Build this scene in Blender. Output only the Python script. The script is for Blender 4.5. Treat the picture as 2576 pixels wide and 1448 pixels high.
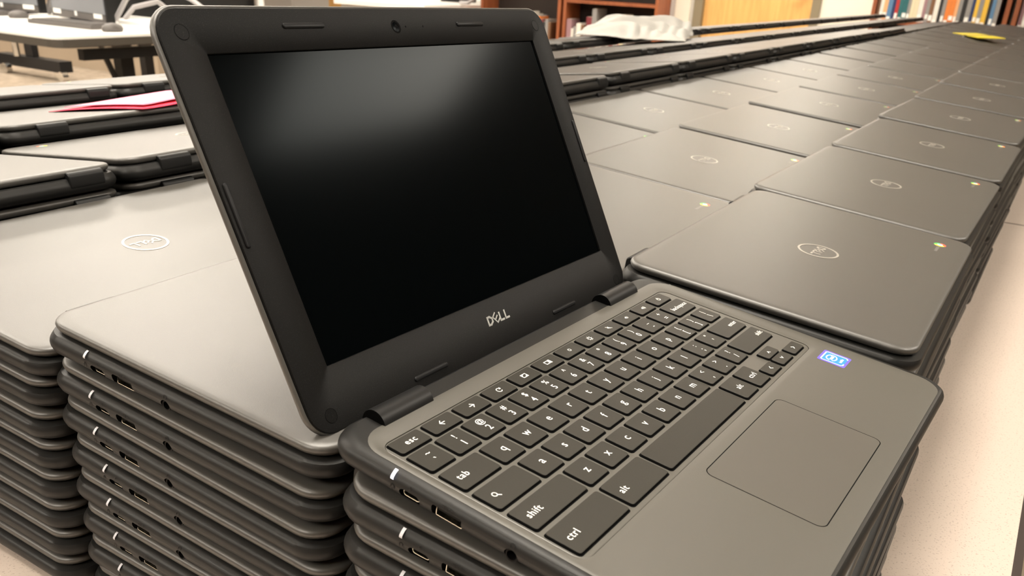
import bpy, bmesh, math, random
from mathutils import Matrix, Vector
random.seed(7)
for o in list(bpy.data.objects): bpy.data.objects.remove(o)
SC = bpy.context.scene
COL = SC.collection
mm = 0.001
PI = math.pi

# ------------------------------------------------------------------ camera
CAM_C = (-0.379194, -0.123992, 0.352479)
CAM_R = ((0.53293356, -0.84503715, 0.0435205), (-0.35151451, -0.26788569, -0.89703668), (0.76968784, 0.46276287, -0.43980809))
W, H, F, CX, CY = 2576, 1448, 2151.676, 1285.438, 974.435
cd = bpy.data.cameras.new('camera'); cam = bpy.data.objects.new('camera', cd); COL.objects.link(cam)
X, D, Z = (Vector(r) for r in CAM_R)
R3 = Matrix((X, -D, -Z)).transposed()
cam.matrix_world = Matrix.Translation(CAM_C) @ R3.to_4x4()
cd.sensor_width = 36; cd.sensor_fit = 'HORIZONTAL'; cd.lens = 36 * F / W
cd.shift_x = -(CX - W / 2) / W; cd.shift_y = (CY - H / 2) / W
cd.clip_start = 0.01; cd.clip_end = 60
cd.dof.use_dof = True; cd.dof.focus_distance = 0.47; cd.dof.aperture_fstop = cd.lens / 1.5
SC.camera = cam

# ------------------------------------------------------------------ world, exposure
wd = bpy.data.worlds.new('world'); SC.world = wd; wd.use_nodes = True
bg = wd.node_tree.nodes['Background']; bg.inputs[0].default_value = (1.0, 0.87, 0.7, 1); bg.inputs[1].default_value = 0.25
SC.view_settings.view_transform = 'Standard'; SC.view_settings.look = 'None'
SC.view_settings.exposure = 0.0; SC.view_settings.gamma = 1; SC.view_settings.use_curve_mapping = False
SC.cycles.use_denoising = True
SC.cycles.max_bounces = 6; SC.cycles.diffuse_bounces = 4; SC.cycles.glossy_bounces = 3
SC.cycles.sample_clamp_indirect = 8
LIGHT = 25.0          # strength of the ceiling diffusers
LCOL = (1.0, 0.92, 0.80)

# ------------------------------------------------------------------ materials
def mat(name, col, rough=0.5, metal=0.0, spec=0.5, bump=0.0, bscale=300.0, vary=0.0, vscale=8.0, speck=None, emit=None, coat=0.0, wood=None, ior=None):
    m = bpy.data.materials.new(name); m.use_nodes = True
    nt = m.node_tree; n = nt.nodes; l = nt.links; b = n['Principled BSDF']
    b.inputs['Base Color'].default_value = (*col, 1); b.inputs['Roughness'].default_value = rough
    b.inputs['Metallic'].default_value = metal; b.inputs['Specular IOR Level'].default_value = spec
    if coat: b.inputs['Coat Weight'].default_value = coat; b.inputs['Coat Roughness'].default_value = 0.2
    if ior: b.inputs['IOR'].default_value = ior
    tc = n.new('ShaderNodeTexCoord')
    src = None
    if vary:
        t = n.new('ShaderNodeTexNoise'); t.inputs['Scale'].default_value = vscale; t.inputs['Detail'].default_value = 4
        l.new(tc.outputs['Object'], t.inputs['Vector'])
        r = n.new('ShaderNodeValToRGB'); r.color_ramp.elements[0].position = 0.3; r.color_ramp.elements[1].position = 0.7
        r.color_ramp.elements[0].color = (*[c * (1 - vary) for c in col], 1); r.color_ramp.elements[1].color = (*[min(1, c * (1 + vary)) for c in col], 1)
        l.new(t.outputs['Fac'], r.inputs['Fac']); src = r.outputs['Color']; l.new(src, b.inputs['Base Color'])
    if wood:
        mp = n.new('ShaderNodeMapping'); mp.inputs['Scale'].default_value = wood[1]
        l.new(tc.outputs['Object'], mp.inputs['Vector'])
        t = n.new('ShaderNodeTexNoise'); t.inputs['Scale'].default_value = 3; t.inputs['Detail'].default_value = 6; t.inputs['Distortion'].default_value = 1.2
        l.new(mp.outputs['Vector'], t.inputs['Vector'])
        r = n.new('ShaderNodeValToRGB'); r.color_ramp.elements[0].position = 0.35; r.color_ramp.elements[1].position = 0.68
        r.color_ramp.elements[0].color = (*wood[0], 1); r.color_ramp.elements[1].color = (*col, 1)
        l.new(t.outputs['Fac'], r.inputs['Fac']); src = r.outputs['Color']; l.new(src, b.inputs['Base Color'])
    if speck:   # (colour, scale, threshold)
        t = n.new('ShaderNodeTexNoise'); t.inputs['Scale'].default_value = speck[1]; t.inputs['Detail'].default_value = 2
        l.new(tc.outputs['Object'], t.inputs['Vector'])
        r = n.new('ShaderNodeValToRGB'); r.color_ramp.elements[0].position = speck[2]; r.color_ramp.elements[1].position = speck[2] + 0.06
        r.color_ramp.elements[0].color = (0, 0, 0, 1); r.color_ramp.elements[1].color = (1, 1, 1, 1)
        l.new(t.outputs['Fac'], r.inputs['Fac'])
        mx = n.new('ShaderNodeMixRGB'); mx.inputs['Color2'].default_value = (*speck[0], 1)
        if src: l.new(src, mx.inputs['Color1'])
        else: mx.inputs['Color1'].default_value = (*col, 1)
        l.new(r.outputs['Color'], mx.inputs['Fac']); l.new(mx.outputs['Color'], b.inputs['Base Color'])
    if bump:
        t = n.new('ShaderNodeTexNoise'); t.inputs['Scale'].default_value = bscale; t.inputs['Detail'].default_value = 2
        l.new(tc.outputs['Object'], t.inputs['Vector'])
        bp = n.new('ShaderNodeBump'); bp.inputs['Strength'].default_value = bump; bp.inputs['Distance'].default_value = 0.0004
        l.new(t.outputs['Fac'], bp.inputs['Height']); l.new(bp.outputs['Normal'], b.inputs['Normal'])
    if emit: b.inputs['Emission Color'].default_value = (*emit[0], 1); b.inputs['Emission Strength'].default_value = emit[1]
    return m

M = {}
M['lid'] = mat('lid_plastic', (0.062, 0.058, 0.052), 0.41, spec=0.5, ior=1.72, bump=0.12, bscale=2600, vary=0.03, vscale=9)
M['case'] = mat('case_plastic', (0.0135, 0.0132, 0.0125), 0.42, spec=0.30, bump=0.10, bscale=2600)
M['deck'] = mat('deck_plastic', (0.07, 0.066, 0.055), 0.44, spec=0.5, ior=1.75, bump=0.12, bscale=2600)
M['keytop'] = mat('key_top', (0.034, 0.032, 0.027), 0.45, spec=0.2, bump=0.12, bscale=2600)
M['keyside'] = mat('key_side', (0.005, 0.005, 0.005), 0.5, spec=0.1)
M['well'] = mat('key_well', (0.002, 0.002, 0.002), 0.7, spec=0.05)
M['legend'] = mat('legend_ink', (0.9, 0.9, 0.86), 0.6)
M['bezel'] = mat('bezel_plastic', (0.0065, 0.0063, 0.0061), 0.36, spec=0.10, bump=0.2, bscale=3200, speck=((0.030, 0.029, 0.028), 2200, 0.64))
M['screen'] = mat('screen_panel', (0.0008, 0.0012, 0.0014), 0.15, spec=0.034)
M['screen'].node_tree.nodes['Principled BSDF'].inputs['Specular Tint'].default_value = (0.80, 0.93, 1.0, 1)
M['rubber'] = mat('rubber_bump', (0.012, 0.012, 0.0125), 0.4, spec=0.15)
M['hinge'] = mat('hinge_plastic', (0.011, 0.011, 0.011), 0.42, spec=0.3)
M['black'] = mat('black_gap', (0.002, 0.002, 0.002), 0.7, spec=0.05)
M['silver'] = mat('silver_badge', (0.50, 0.48, 0.44), 0.42, metal=0.7)
M['badge'] = mat('printed_badge', (0.55, 0.55, 0.53), 0.35, metal=0.3)
M['metal'] = mat('port_metal', (0.75, 0.72, 0.62), 0.22, metal=1.0)
M['led_on'] = mat('led_lit', (0.9, 0.9, 1.0), 0.3, emit=((0.82, 0.84, 1.0), 2.2))
M['led'] = mat('led_lens', (0.62, 0.62, 0.66), 0.3)
M['icon'] = mat('port_icon', (0.004, 0.004, 0.004), 0.5)
M['pad'] = mat('trackpad_plastic', (0.068, 0.063, 0.053), 0.42, spec=0.5, ior=1.76, bump=0.06, bscale=2600)
M['st_v'] = mat('sticker_violet', (0.14, 0.10, 0.80), 0.5, spec=0.2)
M['st_b'] = mat('sticker_blue', (0.04, 0.22, 0.78), 0.5, spec=0.2)
M['st_w'] = mat('sticker_white', (0.85, 0.92, 0.97), 0.3)
M['red'] = mat('mark_red', (0.75, 0.10, 0.06), 0.4); M['yel'] = mat('mark_yellow', (0.85, 0.75, 0.08), 0.4)
M['grn'] = mat('mark_green', (0.08, 0.45, 0.12), 0.4); M['blu'] = mat('mark_blue', (0.12, 0.3, 0.8), 0.4); M['wht'] = mat('mark_white', (0.9, 0.9, 0.85), 0.4)
M['word'] = mat('wordmark_ink', (0.26, 0.25, 0.24), 0.4)
M['table'] = mat('table_laminate', (0.54, 0.455, 0.39), 0.5, speck=((0.40, 0.33, 0.28), 620, 0.60), vary=0.03, vscale=3)
M['edge'] = mat('table_edge_rubber', (0.035, 0.024, 0.02), 0.5)
M['steel'] = mat('dark_steel', (0.009, 0.009, 0.0095), 0.45, spec=0.3)
M['chrome'] = mat('chrome', (0.8, 0.8, 0.78), 0.15, metal=1)

# ------------------------------------------------------------------ mesh helpers
def rr(w, h, r, seg=6, cx=0.0, cy=0.0):
    """rounded rectangle outline, counter-clockwise"""
    r = max(0.05, min(r, w / 2 - 0.01, h / 2 - 0.01)); pts = []
    for k, (sx, sy) in enumerate(((1, -1), (1, 1), (-1, 1), (-1, -1))):
        ox, oy = cx + sx * (w / 2 - r), cy + sy * (h / 2 - r)
        a0 = -PI / 2 + k * PI / 2
        for i in range(seg + 1):
            a = a0 + (PI / 2) * i / seg
            pts.append((ox + r * math.cos(a), oy + r * math.sin(a)))
    return pts

class B:
    def __init__(s): s.v = []; s.f = []; s.m = []
    def ring(s, pts, z):
        i = len(s.v)
        for p in pts: s.v.append((p[0], p[1], z(p[0], p[1]) if callable(z) else z))
        return list(range(i, i + len(pts)))
    def bridge(s, a, b, m=0):
        n = len(a)
        for i in range(n): s.f.append((a[i], a[(i + 1) % n], b[(i + 1) % n], b[i])); s.m.append(m)
    def cap(s, a, flip=False, m=0): s.f.append(tuple(reversed(a)) if flip else tuple(a)); s.m.append(m)
    def loft(s, w, h, r, prof, seg=6, cx=0, cy=0, m=0, mtop=None, wedge=0.0):
        """prof: (inset, z) from the bottom up"""
        rs = []
        for ins, z in prof:
            zz = (lambda x, y, z=z: z - wedge * y) if (wedge and z < -1) else z
            rs.append(s.ring(rr(w - 2 * ins, h - 2 * ins, r - ins * 0.6, seg, cx, cy), zz))
        s.cap(rs[0], True, m)
        for a, b in zip(rs, rs[1:]): s.bridge(a, b, m)
        s.cap(rs[-1], False, m if mtop is None else mtop)
    def box(s, x0, x1, y0, y1, z0, z1, m=0):
        i = len(s.v)
        s.v += [(x0, y0, z0), (x1, y0, z0), (x1, y1, z0), (x0, y1, z0), (x0, y0, z1), (x1, y0, z1), (x1, y1, z1), (x0, y1, z1)]
        for f in ((3, 2, 1, 0), (4, 5, 6, 7), (0, 1, 5, 4), (1, 2, 6, 5), (2, 3, 7, 6), (3, 0, 4, 7)):
            s.f.append(tuple(i + k for k in f)); s.m.append(m)
    def tube(s, pts, r, n=8, m=0):
        rings = []
        for k, p in enumerate(pts):
            p = Vector(p); a = Vector(pts[max(0, k - 1)]); b = Vector(pts[min(len(pts) - 1, k + 1)])
            t = (b - a).normalized(); u = t.orthogonal().normalized() if k == 0 else (u - t * u.dot(t)).normalized(); w = t.cross(u)
            i = len(s.v); s.v += [tuple(p + (u * math.cos(2 * PI * j / n) + w * math.sin(2 * PI * j / n)) * r) for j in range(n)]
            rings.append(list(range(i, i + n)))
        s.cap(rings[0], True, m)
        for a, b in zip(rings, rings[1:]): s.bridge(a, b, m)
        s.cap(rings[-1], False, m)
    def stroke(s, pts, w, z=0.0, t=0.04, closed=False, m=0):
        """thin raised line on the xy plane"""
        P = [Vector((p[0], p[1])) for p in pts]; n = len(P)
        segs = [(P[i], P[(i + 1) % n]) for i in range(n if closed else n - 1)]
        for a, b in segs:
            d = (b - a)
            if d.length < 1e-6: continue
            d.normalize(); q = Vector((-d.y, d.x)) * w / 2; a2 = a - d * w * 0.42; b2 = b + d * w * 0.42
            s.poly([a2 - q, b2 - q, b2 + q, a2 + q], z, t, m)
    def poly(s, pts, z=0.0, t=0.04, m=0):
        i = len(s.v); n = len(pts)
        s.v += [(p[0], p[1], z) for p in pts] + [(p[0], p[1], z + t) for p in pts]
        s.f.append(tuple(range(i + n, i + 2 * n))); s.m.append(m)
        for k in range(n): s.f.append((i + k, i + (k + 1) % n, i + n + (k + 1) % n, i + n + k)); s.m.append(m)
    def xf(s, M4, start=0):
        for k in range(start, len(s.v)): s.v[k] = tuple(M4 @ Vector(s.v[k]))
    def mesh(s, name, mats, scale=mm, smooth=True, ang=35):
        me = bpy.data.meshes.new(name)
        me.from_pydata([(a * scale, b * scale, c * scale) for a, b, c in s.v], [], s.f)
        for m in (mats if isinstance(mats, (list, tuple)) else [mats]): me.materials.append(M[m] if isinstance(m, str) else m)
        me.polygons.foreach_set('material_index', s.m)
        if smooth:
            me.polygons.foreach_set('use_smooth', [True] * len(me.polygons))
            me.set_sharp_from_angle(angle=math.radians(ang))
        me.update(); return me

def ob(name, me, parent=None, loc=None, matrix=None):
    o = bpy.data.objects.new(name, me); COL.objects.link(o)
    if parent: o.parent = parent
    if loc is not None: o.location = loc
    if matrix is not None: o.matrix_local = matrix
    return o
def tag(o, label=None, cat=None, group=None, kind=None):
    if label: o['label'] = label
    if cat: o['category'] = cat
    if group: o['group'] = group
    if kind: o['kind'] = kind
    return o
def root(name, matrix, label, cat, group=None):
    o = bpy.data.objects.new(name, None); COL.objects.link(o); o.matrix_world = matrix; o.empty_display_size = 0.02
    return tag(o, label, cat, group)
def text_mesh(txt, size, material, align='CENTER', rot=0.0, t=0.04, bold=0.0, sx=1.0, space=1.0):
    cu = bpy.data.curves.new('t', 'FONT'); cu.body = txt; cu.size = size; cu.align_x = align; cu.align_y = 'CENTER'
    cu.extrude = t / 2; cu.offset = bold; cu.space_character = space; cu.resolution_u = 3
    o = bpy.data.objects.new('t', cu); COL.objects.link(o); bpy.context.view_layer.update()
    me = bpy.data.meshes.new_from_object(o.evaluated_get(bpy.context.evaluated_depsgraph_get()))
    bpy.data.objects.remove(o); bpy.data.curves.remove(cu)
    me.transform(Matrix.Scale(mm, 4) @ Matrix.Rotation(rot, 4, 'Z') @ Matrix.Diagonal((sx, 1, 1, 1)))
    me.materials.clear(); me.materials.append(M[material]); return me

def arc(cx, cy, r, a0, a1, n=16): return [(cx + r * math.cos(math.radians(a0 + (a1 - a0) * i / n)), cy + r * math.sin(math.radians(a0 + (a1 - a0) * i / n))) for i in range(n + 1)]

def wordmark(b, h, w, z, t=0.3, m=0):
    """the four capitals D E L L, the E turned on its corner; height h, width w, centred"""
    k = w / 3.5; s0 = len(b.v); sw = 0.20
    b.stroke([(0.12, 0.12), (0.12, 0.88), (0.46, 0.88), (0.78, 0.66), (0.78, 0.34), (0.46, 0.12)], sw, z, t, True, m)
    e = [[(0, 0), (0, 0.86)], [(0, 0.86), (0.56, 0.86)], [(0, 0.43), (0.56, 0.43)], [(0, 0), (0.56, 0)]]
    a = math.radians(38); ca, sa = math.cos(a), math.sin(a)
    for sg in e:
        b.stroke([(1.40 + ca * (x - .1) - sa * (y - .43) - 0.1, 0.5 + sa * (x - .2) + ca * (y - .43)) for x, y in sg], 0.13, z, t, False, m)
    for x in (1.93, 2.78):
        b.stroke([(x + 0.1, 0.9), (x + 0.1, 0.12), (x + 0.62, 0.12)], sw, z, t, False, m)
    for i in range(s0, len(b.v)):
        x, y, q = b.v[i]; b.v[i] = ((x - 1.75) * k, (y - 0.5) * h, q)

# ------------------------------------------------------------------ the laptop, closed (deck plane z = 0, hinge side +y)
HB = 13.3                       # depth of the case below the deck plane
WEDGE = math.tan(0.011)
LW, LD = 303.0, 207.0
def case_body():
    b = B()
    b.loft(LW, LD, 17, [(12, -HB + 0.3), (7, -HB + 0.8), (3.2, -HB + 2.3), (1.1, -9.3), (0.25, -7.2), (0, -5.6), (0.25, -3.8), (1.1, -2.0), (2.4, -0.8), (4.0, -0.15), (6.5, 0.1)], 8, wedge=WEDGE)
    return b
def apply_cuts(me, cutters):
    o = bpy.data.objects.new('tmp', me); COL.objects.link(o)
    cs = []
    for cme in cutters:
        c = bpy.data.objects.new('cut', cme); COL.objects.link(c); cs.append(c)
        md = o.modifiers.new('b', 'BOOLEAN'); md.object = c; md.operation = 'DIFFERENCE'; md.solver = 'EXACT'
    bpy.context.view_layer.update()
    out = bpy.data.meshes.new_from_object(o.evaluated_get(bpy.context.evaluated_depsgraph_get()))
    for c in cs: bpy.data.objects.remove(c)
    bpy.data.objects.remove(o)
    out.polygons.foreach_set('use_smooth', [True] * len(out.polygons)); out.set_sharp_from_angle(angle=math.radians(35))
    return out
XS = -LW / 2
PY = dict(led=62.66, usbc=53.09, usba=33.73, jack=2.0)
ZP = -8.2
def side_rr(b, y, z, w, h, r, x0, x1, m=0, seg=4):
    """a rounded slot lying across the left side, from x0 to x1"""
    s0 = len(b.v); pts = rr(w, h, r, seg)
    a = b.ring(pts, 0.0); c = b.ring(pts, 1.0); b.cap(a, True, m); b.bridge(a, c, m); b.cap(c, False, m)
    for i in range(s0, len(b.v)):
        px, py, q = b.v[i]; b.v[i] = (x0 + (x1 - x0) * q, y - px, z + py)
def side_ring(b, y, z, w, h, r, th, x0, x1, m=0, seg=4):
    s0 = len(b.v); o_ = rr(w, h, r, seg); i_ = rr(w - 2 * th, h - 2 * th, max(.1, r - th), seg)
    A, Bq, C, Dq = b.ring(o_, 0), b.ring(i_, 0), b.ring(o_, 1), b.ring(i_, 1)
    b.bridge(A, Bq, m); b.bridge(A, C, m); b.bridge(Dq, Bq, m); b.bridge(C, Dq, m)
    for i in range(s0, len(b.v)):
        px, py, q = b.v[i]; b.v[i] = (x0 + (x1 - x0) * q, y - px, z + py)
cuts = []
for y, w, h, r in ((PY['usbc'], 11.0, 4.6, 2.2), (PY['usba'], 15.2, 6.6, 1.0), (PY['jack'], 6.6, 6.6, 3.29)):
    c = B(); side_rr(c, y, ZP, w, h, r, XS + 8, XS - 3); me = c.mesh('cut', 'black'); cuts.append(me)
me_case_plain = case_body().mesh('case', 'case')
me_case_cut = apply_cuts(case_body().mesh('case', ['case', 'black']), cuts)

b = B(); side_ring(b, PY['usbc'], ZP, 9.0, 3.2, 1.55, 0.3, XS + 6, XS + 2.0); side_rr(b, PY['usbc'], ZP + .1, 6.4, 0.8, 0.3, XS + 7, XS + 3.2, 1)
b.box(XS + 6.5, XS + 7.2, PY['usbc'] - 5, PY['usbc'] + 5, ZP - 2.2, ZP + 2.2, 1)
me_usbc = b.mesh('usb_c_port', ['metal', 'keyside'])
b = B(); side_ring(b, PY['usba'], ZP, 13.4, 5.4, 0.5, 0.3, XS + 7, XS + 2.4); side_rr(b, PY['usba'], ZP + 1.1, 11.6, 1.6, 0.2, XS + 7, XS + 2.4, 1)
for q in (-3.6, -1.2, 1.2, 3.6): b.box(XS + 3, XS + 7, PY['usba'] + q - 0.6, PY['usba'] + q + 0.6, ZP + 0.1, ZP + 0.35, 0)
b.box(XS + 6.8, XS + 7.4, PY['usba'] - 7, PY['usba'] + 7, ZP - 3, ZP + 3, 1)
me_usba = b.mesh('usb_a_port', ['metal', 'keyside'])
b = B(); side_ring(b, PY['jack'], ZP, 5.8, 5.8, 2.89, 0.7, XS + 6, XS + 1.0, 0, 6); side_rr(b, PY['jack'], ZP, 4.6, 4.6, 2.29, XS + 7, XS + 5, 1)
me_jack = b.mesh('headphone_jack', ['keyside', 'black'])
# status light: wraps the upper side of the rim
b = B(); prof = [(0.12, -3.9), (0.05, -3.0), (0.7, -2.0), (1.9, -0.85), (2.9, -0.35)]
for (i0, z0), (i1, z1) in zip(prof, prof[1:]):
    for yy in (0,):
        k = len(b.v); o_ = 0.12
        b.v += [(XS + i0 - o_, PY['led'] - 0.8, z0), (XS + i0 - o_, PY['led'] + 0.8, z0), (XS + i1 - o_, PY['led'] + 0.8, z1 + .05), (XS + i1 - o_, PY['led'] - 0.8, z1 + .05)]
        b.f.append((k, k + 3, k + 2, k + 1)); b.m.append(0)
me_led = b.mesh('status_light', 'led'); me_led_on = b.mesh('status_light', 'led_on')
# icons above the ports (2 mm glyphs pressed into the rim)
me_icons = []
def side_icon(strokes, y, z, w=0.42):
    b = B(); s0 = 0
    for st in strokes: b.stroke(st, w, 0, 0.05)
    for i in range(s0, len(b.v)):
        px, py, q = b.v[i]; zz = z + py; ins = max(0.0, (-zz < 5.6) * (5.6 + zz) * 0.16)
        b.v[i] = (XS + ins * (0.5 + max(0, 4.6 + zz) * .35) - 0.08 - q, y - px, zz)
    me_icons.append(b.mesh('port_icon', 'icon'))
side_icon([arc(0, .2, .9, 200, -20, 8), [(-.9, -.2), (-.9, -1.1)], [(.9, -.2), (.9, -1.1)]], PY['led'] - .6, -7.2)
side_icon([[(.4, 1), (-.4, .1), (.4, -.1), (-.4, -1)]], PY['usbc'], -3.9)
side_icon([[(-1.6, .7), (-2.4, .7), (-2.4, 0), (-1.7, 0), (-1.7, -.7), (-2.5, -.7)], [(-.1, .7), (-.9, .7), (-.9, 0), (-.2, 0), (-.2, -.7), (-1, -.7)], [(.6, 0), (2.6, 0)], [(1.2, 0), (1.8, .7)], [(1.4, 0), (2.0, -.7)]], PY['usba'], -3.4, .32)
side_icon([arc(0, 0, 1.0, 210, -30, 10), [(-.95, -.1), (-.95, -.9)], [(.95, -.1), (.95, -.9)]], PY['jack'], -3.2)
# lid
b = B(); b.loft(297, 199, 15, [(6, 0.3), (2.6, 0.5), (1.3, 1.2), (.4, 2.5), (0, 3.9), (.2, 4.9), (0.8, 5.75), (1.9, 6.3), (3.8, 6.6), (7, 6.7)], 8)
me_lid = b.mesh('lid', 'lid')
LT = 6.7
# hinge covers seen from behind: the lid's two drop-down blocks
def hinge_mesh(x0, x1):
    b = B(); s0 = 0
    pts = rr(14.5, 13.5, 4.0, 4, 97.2, -2.2)
    a = b.ring(pts, x0); c = b.ring(pts, x1)
    i_ = rr(13.3, 12.3, 3.6, 4, 97.2, -2.2); a0 = b.ring(i_, x0 - 0.6); c0 = b.ring(i_, x1 + 0.6)
    b.bridge(a0, a); b.bridge(a, c); b.bridge(c, c0); b.cap(a0, True); b.cap(c0)
    b.v = [(z, x, y) for x, y, z in b.v]
    return b.mesh('hinge', 'hinge')
me_hingeL, me_hingeR = hinge_mesh(-133, -104), hinge_mesh(86, 117)
# round badge and coloured mark on the lid
b = B()
o_, i_ = arc(0, 0, 16, 0, 360, 47)[:-1], arc(0, 0, 14.3, 0, 360, 47)[:-1]
A, C, E_, G = b.ring(o_, LT - .2), b.ring(o_, LT + 0.25), b.ring(i_, LT + 0.25), b.ring(i_, LT - .2)
b.bridge(A, C); b.bridge(C, E_); b.bridge(E_, G)
s0 = len(b.v); wordmark(b, 7.4, 23.0, LT + 0.02, 0.22); b.xf(Matrix.Rotation(PI, 4, 'Z'), s0); me_badge = b.mesh('brand_badge', 'silver', smooth=False)
me_word = text_mesh('chrome', 5.2, 'word', 'LEFT', PI, 0.02); 
def colour_mark():
    b = B()
    def sector(r0, r1, a0, a1, m, z=LT + 0.03):
        b.poly(arc(0, 0, r1, a0, a1, 10) + list(reversed(arc(0, 0, r0, a0, a1, 10))), z, 0.05, m)
    sector(2.3, 5.0, -30, 90, 1); sector(2.3, 5.0, 90, 210, 0); sector(2.3, 5.0, 210, 330, 2)
    b.poly(arc(0, 0, 2.35, 0, 360, 20)[:-1], LT + 0.03, 0.06, 3); b.poly(arc(0, 0, 1.8, 0, 360, 20)[:-1], LT + 0.04, 0.07, 4)
    b.xf(Matrix.Rotation(math.radians(150), 4, 'Z'))
    return b.mesh('round_mark', ['red', 'yel', 'grn', 'wht', 'blu'], smooth=False)
me_mark = colour_mark()

UP = (0, 0, HB * mm)
def laptop(pose, label, group, near=False, marks=True, hinges=True, lit=False):
    r = root('closed_laptop', pose @ Matrix.Translation((0, 0, -HB * mm)), label, 'laptop', group)
    ob('case', me_case_cut if near else me_case_plain, r, UP)
    l = ob('lid', me_lid, r, UP)
    if hinges: ob('hinge', me_hingeL, r, UP); ob('hinge', me_hingeR, r, UP)
    if near:
        ob('status_light', me_led_on if lit else me_led, r, UP); ob('charging_port', me_usbc, r, UP); ob('data_port', me_usba, r, UP)
        ob('headphone_jack', me_jack, r, UP)
        for ic in me_icons: ob('port_icon', ic, r, UP)
    if marks:
        ob('round_badge', me_badge, l, (0, 0, 0)); ob('coloured_mark', me_mark, l, (.116, -.0752, 0))
        ob('wordmark', me_word, l, (.109, -.0752, (LT + 0.04) * mm))
    return r

# ------------------------------------------------------------------ the open laptop on the nearest stack
A0 = Matrix(((0.99888967, 0.04668045, 0.00635247, 0), (-0.04567011, 0.99259158, -0.11258866, 0), (-0.0115611, 0.11217353, 0.99362138, 0.157656), (0, 0, 0, 1)))
OPEN = root('open_laptop', A0 @ Matrix.Translation((0, 0, -HB * mm)), 'open black laptop with dark screen and lettered keyboard on the nearest stack', 'laptop')
XO, YO = -141.21, 6.0     # keyboard frame -> laptop centre frame
b = B(); b.loft(LW, LD, 17, [(12, -HB + 0.3), (7, -HB + 0.8), (3.2, -HB + 2.3), (1.1, -9.3), (0.25, -7.4), (0, -5.8), (0.3, -4.0), (1.2, -2.2), (2.6, -1.2), (4.4, -0.85), (7.0, -0.78), (14, -0.76)], 10, wedge=WEDGE)
# the keyboard bay is cut into the case top
kb_cut = B(); kb_cut.loft(281.0, 112.4, 8, [(0, -5.5), (0, 3)], 4, cx=-3.8, cy=28.2)
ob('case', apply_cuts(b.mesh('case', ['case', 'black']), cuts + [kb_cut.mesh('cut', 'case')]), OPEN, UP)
for nm, me in (('status_light', me_led_on), ('charging_port', me_usbc), ('data_port', me_usba), ('headphone_jack', me_jack)): ob(nm, me, OPEN, UP)
for ic in me_icons: ob('port_icon', ic, OPEN, UP)
# deck panel: outer rim, raised top, sloped step down to the keyboard plate
b = B()
def R_(x0, x1, y0, y1, r, seg=8): return rr(x1 - x0, y1 - y0, r, seg, (x0 + x1) / 2 + XO, (y0 + y1) / 2 + YO)
rings = [b.ring(R_(-5.3, 288.6, -105.4, 83.8, 15), -1.4), b.ring(R_(-5.2, 288.5, -105.3, 83.7, 15), -0.62), b.ring(R_(-4.2, 287.5, -104.3, 82.7, 14.4), -0.46),
         b.ring(R_(-3.0, 277.8, -34.2, 78.6, 9), -0.45), b.ring(R_(-2.3, 276.8, -33.2, 77.4, 8.6), -0.54), b.ring(R_(-1.3, 275.0, -31.6, 74.6, 7), -0.80), b.ring(R_(-0.7, 274.0, -30.6, 73.2, 6.5), -0.92), b.ring(R_(-0.65, 274.0, -30.6, 73.2, 6.5), -3)]
for p, q in zip(rings, rings[1:]): b.bridge(p, q)
deck_me = b.mesh('deck', ['deck', 'black'])
TPX0, TPX1, TPY0, TPY1 = 90.6, 188.2, -94.0, -38.9
deck = ob('deck_panel', deck_me, OPEN, UP)
b = B(); s = R_(TPX0 - .5, TPX1 + .5, TPY0 - .5, TPY1 + .5, 4.5); s2 = R_(TPX0, TPX1, TPY0, TPY1, 4.0); s3 = R_(TPX0 + .35, TPX1 - .35, TPY0 + .35, TPY1 - .35, 3.7)
g0 = b.ring(s, -0.43); g1 = b.ring(s2, -0.43); b.bridge(g0, g1, 1); g2 = b.ring(s2, -0.41); g3 = b.ring(s3, -0.40); b.bridge(g1, g2, 1); b.bridge(g2, g3, 0); b.cap(g3, False, 0)
ob('trackpad', b.mesh('trackpad', ['pad', 'black'], smooth=False), OPEN, UP)
# keyboard plate with a dark well round every key
KU, KV = 18.58, 17.47
keys = []   # (x0, x1, y0, y1, kind, legends)
def krow(yc, hgt, items, x=0.0, u=KU):
    for wd_, name in items:
        keys.append((x * u + 1.5, (x + wd_) * u - 1.5, yc - hgt / 2, yc + hgt / 2, name)); x += wd_
KH = 14.3
krow(3 * KV, KH, [(1, '~|`'), (1, '!|1'), (1, '@|2'), (1, '#|3'), (1, '$|4'), (1, '%|5'), (1, '^|6'), (1, '&|7'), (1, '*|8'), (1, '(|9'), (1, ')|0'), (1, '_|-'), (1, '+|='), (1.5, '>backspace')])
krow(2 * KV, KH, [(1.5, '<tab')] + [(1, q) for q in 'qwertyuiop'] + [(1, '{|['), (1, '}|]'), (1, '||\\')])
krow(1 * KV, KH, [(1.75, 'SEARCH')] + [(1, q) for q in 'asdfghjkl'] + [(1, ':|;'), (1, '"|\''), (1.75, '>enter')])
krow(0, KH, [(2.25, '<shift')] + [(1, q) for q in 'zxcvbnm'] + [(1, '<|,'), (1, '>|.'), (1, '?|/'), (2.25, '>shift')])
yc0 = -18.6
for x0, x1, nm in ((1.5, 41.2, '<ctrl'), (44.2, 78.2, '<alt'), (81.2, 171.2, ''), (174.2, 190.8, 'alt'), (193.8, 209.8, 'ctrl')): keys.append((x0, x1, yc0 - 8.4, yc0 + 8.0, nm))
keys += [(212.8, 228.6, -27.0, -19.0, 'LEFT'), (231.6, 248.9, -18.2, -10.6, 'UP'), (231.6, 248.9, -27.0, -19.2, 'DOWN'), (251.9, 269.0, -27.0, -19.0, 'RIGHT')]
FN = ['esc', 'BACK', 'FWD', 'RELOAD', 'FULL', 'WINDOWS', 'DIM', 'BRIGHT', 'MUTE', 'VOLDOWN', 'VOLUP', 'POWER']
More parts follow.
